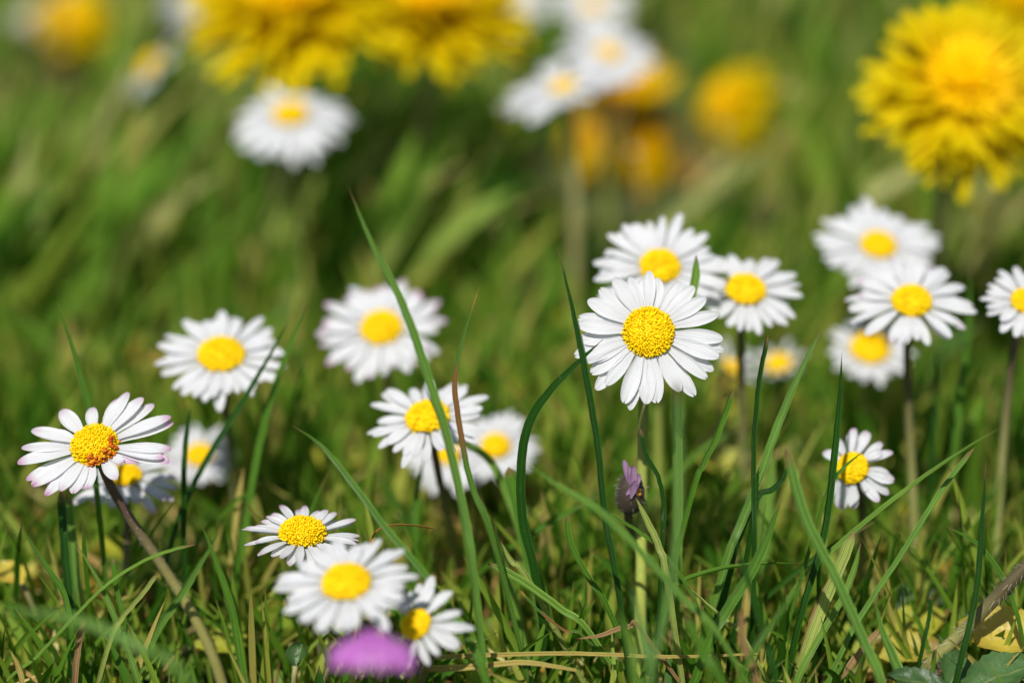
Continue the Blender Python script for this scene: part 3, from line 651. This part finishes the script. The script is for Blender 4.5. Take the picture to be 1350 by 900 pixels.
blade('broad yellowing blade with pinkish worn tip in the lower right lawn', [(1126, 700), (1108, 745), (1085, 800), (1060, 870)], 17, .421, Pa, (-.2, .4, .8), taper=.88)
blade('frayed pale blade just right of the yellowing worn one', [(1135, 715), (1125, 755), (1110, 790), (1075, 850), (1050, 900)], 12, .419, Li, (-.2, .4, .8), taper=.8)
blade('short dark blade with reddish brown tip, left of the spotted leaf', [(1152, 788), (1162, 830), (1178, 870), (1195, 915)], 20, .412, Bl, (.3, .2, .9), taper=.5)
blade('thin dark sprig blade in front of the spotted leaf', [(1226, 785), (1224, 815), (1212, 870)], 9, .412, D)
blade('straw coloured dead blade lying level along the bottom of the lawn', [(540, 868), (640, 864), (760, 862), (880, 866), (1000, 862)], 10, (.412, .418), 'blade_straw', (0, .9, .3), root=False, cat='dry blade', name='dry_blade')
blade('second dead yellow blade lying just under the level straw one', [(556, 882), (620, 880), (690, 874), (760, 884)], 14, .41, 'blade_straw', (0, .9, .3), root=False, cat='dry blade', name='dry_blade')
blade('thin dry stalk slanting at the lower right corner', [(1352, 850), (1320, 885), (1300, 915)], 6, .416, 'blade_straw', cat='dry blade', name='dry_blade')
blade('very blurred pale blade in front of the crisp daisy and its stem', [(892, 500), (895, 600), (892, 700), (878, 800), (852, 915)], 12, (.368, .372), 'blade_pale2', (.2, .3, 1))
blade('soft wide blade at the bottom edge just left of the olive stem foot', [(830, 765), (848, 840), (862, 915)], 16, .375, 'blade_pale2')
blade('soft blade leaning left from the bottom edge under the narrow dark upright one', [(962, 690), (985, 760), (1008, 840), (1026, 915)], 11, .388, D)
blade('soft blade leaning right at the bottom edge, crossing another soft one', [(1062, 765), (1015, 825), (965, 915)], 10, .386, Mi)
blade('stubby soft blade at the bottom edge right of the wide soft one', [(902, 812), (930, 865), (955, 915)], 17, .376, Mi)
blade('soft blurred blade at the bottom edge left of the olive stem', [(812, 800), (830, 850), (838, 915)], 15, .372, Li)
blade('pale upright broad blade behind the narrow dark one', [(1022, 590), (1012, 660), (1005, 740)], 24, .45, Li, (0, .2, 1))
blade('slanting wide blade left of the narrow dark upright one', [(1000, 640), (975, 700), (962, 745)], 18, .428, D, (-.3, .2, .9))
blade('stout mid green blade in front of the level folded blade', [(1030, 655), (1015, 700), (990, 755), (955, 810), (930, 860)], 17, .412, Mi, (-.3, .3, .9))
blade('slim dark blade with tiny dry tip beside the olive stem', [(844, 565), (852, 600), (868, 630), (875, 670), (872, 730)], 8, .416, D)
blade('upright blade bending right between the hooked blade and the dark straight one', [(632, 650), (655, 720), (680, 800), (700, 890)], 15, .437, Li)
blade('soft blade rising left of the hooked blade, over the shaded daisy', [(590, 575), (640, 600), (668, 650), (690, 720)], 13, .445, Li)
blade('thin lime blade tip in front of the hairy bud', [(838, 655), (850, 680), (868, 720), (880, 770)], 11, .415, Pa)
blade('blade leaning right behind the neat little daisy group, below the shaded daisy', [(560, 600), (548, 660), (545, 730)], 12, .45, Mi)
blade('dark blade leaning against the clump at the right, behind its brown stem', [(1280, 345), (1275, 440), (1265, 520), (1255, 620)], 13, .47, Mi)
blade('thin upright blade behind the ragged daisy of the clump', [(1236, 450), (1232, 520), (1228, 620)], 11, .465, D)

M['blade_tan'] = blade_mat('tan_dead_blade', (0.36, 0.21, 0.09), tipc=(0.16, 0.06, 0.02))
db = dict(cat='dry blade', name='dry_blade')
blade('tan dead blade standing between the yellowing worn blade and a dark one', [(1092, 762), (1078, 800), (1060, 855)], 11, .423, 'blade_tan', (-.2, .3, .9), **db)
blade('short orange tan dead blade with dark burnt end, below the yellowing worn blade', [(1108, 897), (1128, 868), (1158, 832)], 13, .413, 'blade_tan', (-.2, .7, .6), root=False, **db)
blade('reddish brown blurred dead blade at the bottom edge under the level folded blade', [(975, 800), (980, 850), (1002, 915)], 12, .39, 'blade_tan', (.2, .3, .9), **db)
blade('pale tan dead blade leaning left of the stout mid green blade', [(972, 735), (985, 775), (978, 830)], 15, .436, 'blade_straw', (.2, .3, .9), **db)
blade('thin tan dead blade low under the slanting purplish stem', [(112, 815), (104, 850), (98, 905)], 11, .42, 'blade_tan', (.2, .3, .9), **db)
blade('pale dead blade at the lower left corner beside the silvery edged arch', [(12, 855), (25, 880), (32, 915)], 9, .415, 'blade_straw', (.2, .3, .9), **db)
blade('curled brown dead blade at the foot of the chewed blade', [(758, 842), (790, 838), (830, 826), (850, 838)], 11, .417, 'blade_tan', (.1, .8, .5), **db)
# hairy stem of a plant beyond the right edge
gb = ground_hit(1205, 905)
P = [at(1360, 738, .418), at(1320, 780, .420), at(1270, 832, .424), at(1222, 880, .43), gb - Vector((0, 0, .002))]
sp_ = spline(P, 6); sb = MB(); sb.tube(sp_, [.0012] * len(sp_), 10)
o = sb.build('flower_stem', M['stem_brown'], None, gb); tag(o, 'bristly brown stem slanting up past the right edge, over yellow leaves', 'stem')
hb = MB(); hairs(hb, sp_, .0012, 320, .0019); tag(hb.build('hair', M['seed'], o, gb), kind='stuff')

# ------------------------------------------------------------------ leaves on the ground
def leaf(label, x, y, z, lpx, wpx, ang, n, mat, serr=0.0, curl=.3, power=1.0):
    c = at(x, y, z); pm = z / FPX; n = camdir(n); e1, e2 = frame_of(n); d = e1 * math.cos(R(ang)) + e2 * math.sin(R(ang)); s = n.cross(d)
    L, Wd = lpx * pm, wpx * pm; rows, uvs = [], []
    for i in range(15):
        t = i / 14; w = Wd * math.sin(math.pi * min(.985, max(.06, t)) ** power) ** .7 * (1 + serr * (-1) ** i)
        row, uv = [], []
        for j in range(9):
            q = j / 4 - 1
            row.append(c + d * L * (t - .5) + s * w * .5 * q + n * (curl * Wd * .5 * (q * q - .3) - curl * L * .4 * (t - .5) ** 2 + Wd * .03 * math.sin(t * 17 + q * 5))); uv.append(((q + 1) / 2, t))
        rows.append(row); uvs.append(uv)
    base = Vector((c.x, c.y, 0)); mb = MB(); mb.grid(rows, uvs)
    # leaf stalk down to the soil
    p0 = c - d * L * .49; g0 = Vector((p0.x - d.x * .006, p0.y + .004, -.002))
    th = thing('leaf', base, label, 'leaf', 'leaves low in the turf')
    mb.build('leaf_blade', M[mat], th, base)
    st = MB(); st.tube(bez(p0, p0 - d * .003, g0 + Vector((0, 0, .004)), g0, 6), [.0005] * 7, 6); st.build('stalk', M['stem_khaki'], th, base)
leaf('round dark green leaf blurred behind the lower right grass', 1214, 790, .455, 78, 62, 10, (0, .5, .85), 'leaf_dark', curl=.2)
leaf('big yellow leaf with an orange stain, right of the bristly stem', 1322, 838, .425, 120, 84, 160, (-.1, .75, .65), 'leaf_yellow', curl=.5)
leaf('lime green leaf under the round dark leaf', 1205, 822, .44, 95, 60, 25, (0, .8, .6), 'leaf_lime', curl=.2)
leaf('yellow leaf with brown rotten spots, left of the bristly stem', 1195, 858, .432, 95, 58, 15, (0, .8, .6), 'leaf_spoilt', curl=.45)
leaf('crinkled green toothed leaf at the bottom right corner', 1318, 888, .414, 110, 60, 25, (0, .8, .6), 'leaf_green', serr=.07, curl=.5)
leaf('small crinkled green leaf below the bristly stem', 1262, 884, .418, 72, 52, 60, (.2, .7, .7), 'leaf_green', serr=.07, curl=.5)
leaf('dark cut leaf at the bottom edge below the spotted leaf', 1210, 897, .407, 80, 40, 170, (.1, .8, .6), 'leaf_dark', serr=.1, curl=.4)
leaf('yellow blurred leaf low behind the crisp daisy, left of the narrow dark blade', 955, 592, .492, 84, 78, 100, (0, .5, .85), 'leaf_lime', curl=.1)
leaf('yellow blurred leaf low behind the small turned daisy', 1190, 588, .52, 92, 60, 40, (0, .6, .8), 'leaf_lime', curl=.1)
leaf('orange dead leaf in the turf at the left edge', 14, 755, .445, 56, 38, 130, (0, .8, .6), 'leaf_yellow', curl=.2)
leaf('small dark curled leaf below the out of focus daisy', 393, 862, .42, 34, 30, 80, (-.3, .5, .8), 'leaf_dark', curl=.7)
leaf('lime leaf blurred in the turf below the neat little daisy', 300, 845, .44, 90, 50, 10, (0, .8, .6), 'leaf_lime', curl=.2)
leaf('round lime leaf low behind the shaded daisy', 545, 640, .50, 80, 52, 30, (0, .6, .8), 'leaf_lime', curl=.2)
leaf('yellow green leaf below the brown stem of the right clump', 1085, 640, .50, 80, 50, 150, (0, .6, .8), 'leaf_lime', curl=.2)

# ------------------------------------------------------------------ lawn: the uncountable rest
def blocked(pts):
    for k_, p in enumerate(pts):
        x, y, z = pix(p)
        for (ox, oy, a, b, oz) in STEMS:
            if z < oz and ((x - ox) / a) ** 2 + ((y - oy) / b) ** 2 < 1: return True
        if k_ < len(pts) // 2: continue
        for (ox, oy, a, b, oz) in OCC:
            if z < oz + .004 and  ((x - ox) / a) ** 2 + ((y - oy) / b) ** 2 < 1: return True
    return False
def lawn(count, zr, hr, wr, lean, name, label, mat, cat, ymin=None, seg=6, curl=(0.1, 0.9), margin=1.35, flat=0.0, xr=(-1, 1)):
    mb = MB(); made = 0; tries = 0
    while made < count and tries < count * 6:
        tries += 1
        u = random.random(); zz = math.sqrt(zr[0] ** 2 + u * (zr[1] ** 2 - zr[0] ** 2))     # even over the ground
        x = rr(*xr) * (0.2136 * zz * margin + .02)
        y = zz
        h = rr(*hr) * (0.7 if random.random() < .4 else 1.0)
        w = rr(*wr)
        patch = mnoise.noise(Vector((x * 18, y * 18, 3.3)))
        if patch < -.28 and random.random() < .6: continue
        a = rr(0, 6.283)
        lx, ly = lean(x, y)
        d = Vector((math.cos(a) * rr(.05, .95) + lx, math.sin(a) * rr(.05, .5) + ly, 0)); k = rr(*curl)
        p0 = Vector((x, y, -.002)); up = max(.05, 1 - flat)
        pts = []
        for i in range(seg + 1):
            t = i / seg
            pts.append(p0 + Vector((d.x * h * (t * .45 + k * t * t * .7), d.y * h * (t * .45 + k * t * t * .7), (h * (t - .28 * k * t * t) ) * up + .002 * (1 if flat else 0))))
        if ymin is not None:
            px, py, pz = pix(pts[-1])
            if py < ymin(px, pz): continue
        if blocked(pts): continue
        blade_geo(mb, pts, w, Vector((math.cos(a * 3.1) * .8, -.6 + .4 * math.sin(a), .45)), 3, .3, .98 if random.random() < .3 else .5, rr(-1, 1))
        made += 1
    o = mb.build(name, M[mat], None); tag(o, label, cat, kind='stuff'); return o
no = lambda x, y: (0, 0)
# front turf, dense and short
lawn(2600, (.335, .50), (.014, .034), (.0008, .0022), no, 'grass', 'short dense turf between the daisies in front', 'grass', 'grass', ymin=lambda x, z: 690 + 45 * math.sin(x * .013) if z < .47 else 600)
lawn(950, (.375, .475), (.026, .050), (.0006, .0016), no, 'grass', 'longer thin grass rising between the front daisies', 'grass', 'grass', ymin=lambda x, z: 560 + 50 * math.sin(x * .017), curl=(.1, .8))
lawn(650, (.44, .58), (.03, .05), (.0014, .0028), no, 'grass', 'upright grass behind the front daisies', 'grass', 'grass', ymin=lambda x, z: 450, curl=(0, .4))
lawn(1900, (.47, .66), (.018, .040), (.0014, .0032), lambda x, y: (.2, .0), 'grass', 'grass around and behind the daisies', 'grass', 'grass', ymin=lambda x, z: 430 if z < .54 else 250)
lawn(2300, (.56, 1.05), (.03, .066), (.0024, .0062), lambda x, y: (.7 if x < .0 else .15, .0), 'grass', 'long blurred grass of the far lawn', 'grass_far', 'grass', curl=(0, .5))
lawn(420, (.56, .86), (.04, .07), (.0036, .0066), lambda x, y: (.75, .0), 'grass', 'broad grass coloured as if sunlit, leaning right in the far lawn', 'grass_bright', 'grass', curl=(0, .4), xr=(-1, -.1))
lawn(340, (.56, .90), (.035, .062), (.0030, .0060), lambda x, y: (.25, .0), 'grass', 'broad grass coloured as if sunlit, scattered in the far lawn', 'grass_bright', 'grass', curl=(0, .7))
lawn(6000, (1.0, 2.2), (.04, .075), (.002, .0055), lambda x, y: (.4, .0), 'grass', 'lawn grass beyond the dandelions', 'grass_far', 'grass', seg=4, margin=1.6)
lawn(1000, (.36, .62), (.012, .032), (.0006, .0016), no, 'dry_grass', 'dead straw lying among the turf', 'straw', 'straw', ymin=lambda x, z: 600, curl=(.5, 1.3), flat=.35)
lawn(500, (.6, 1.1), (.02, .05), (.0010, .003), no, 'dry_grass', 'dead straw in the far lawn', 'straw', 'straw', curl=(.3, 1.0), flat=.45)
def litter(count, zr, name, label, size):
    mb = MB()
    for _ in range(count):
        zz = math.sqrt(zr[0] ** 2 + random.random() * (zr[1] ** 2 - zr[0] ** 2)); x = rr(-1, 1) * (.2136 * zz * 1.3 + .02)
        n = Vector((rr(-.5, .5), rr(-.8, .2), 1)).normalized(); a = rr(0, 6.283); e = n.orthogonal().normalized(); f = n.cross(e); d = e * math.cos(a) + f * math.sin(a); s = n.cross(d)
        c = Vector((x, zz, rr(.002, .009)))
        if blocked([c, c + Vector((0, 0, .003))]) or any((pix(c)[0] - q[0]) ** 2 + (pix(c)[1] - q[1]) ** 2 < 2000 and c.y < .48 for q in STEMS): continue
        L = size * rr(.6, 1.4); Wd = L * rr(.4, .8); rows, uvs = [], []
        for i in range(7):
            t = i / 6; w = Wd * math.sin(math.pi * min(.96, max(.08, t))) ** .7
            rows.append([c + d * L * (t - .5) + s * w * .5 * q + n * (.18 * Wd * q * q - L * .4 * (t - .5) ** 2) for q in (-1, -.5, 0, .5, 1)]); uvs.append([((q + 1) / 2, .3 + .5 * t) for q in (-1, -.5, 0, .5, 1)])
        mb.grid(rows, uvs)
    tag(mb.build(name, M['litter'], None), label, 'ground cover', kind='stuff')
litter(800, (.36, .54), 'ground_cover', 'small yellowing leaves matted low in the turf', .009)
litter(220, (.54, 1.3), 'ground_cover', 'yellowing leaves low in the far lawn', .018)

glint_mb = MB()  # added pale blobs, blurred into discs to imitate highlights
for _ in range(75):
    zz = rr(.58, 1.05); x = rr(-1, 1) * .25 * zz; c = Vector((x, zz, rr(.018, .05))); glint_mb.blob(c, rr(.0008, .0017), Vector((rr(-.4, .4), rr(-.4, .4), 1)).normalized(), rr(1, 2), 6, 4)
    glint_mb.tube([c, Vector((c.x + rr(-.01, .01), c.y + rr(-.004, .01), -.002))], [.0004, .0005], 5)
tag(glint_mb.build('dry_grass', M['straw'], None), 'pale blobs on thin stalks added as blurred glints among the far grass', 'glint blobs', kind='stuff')
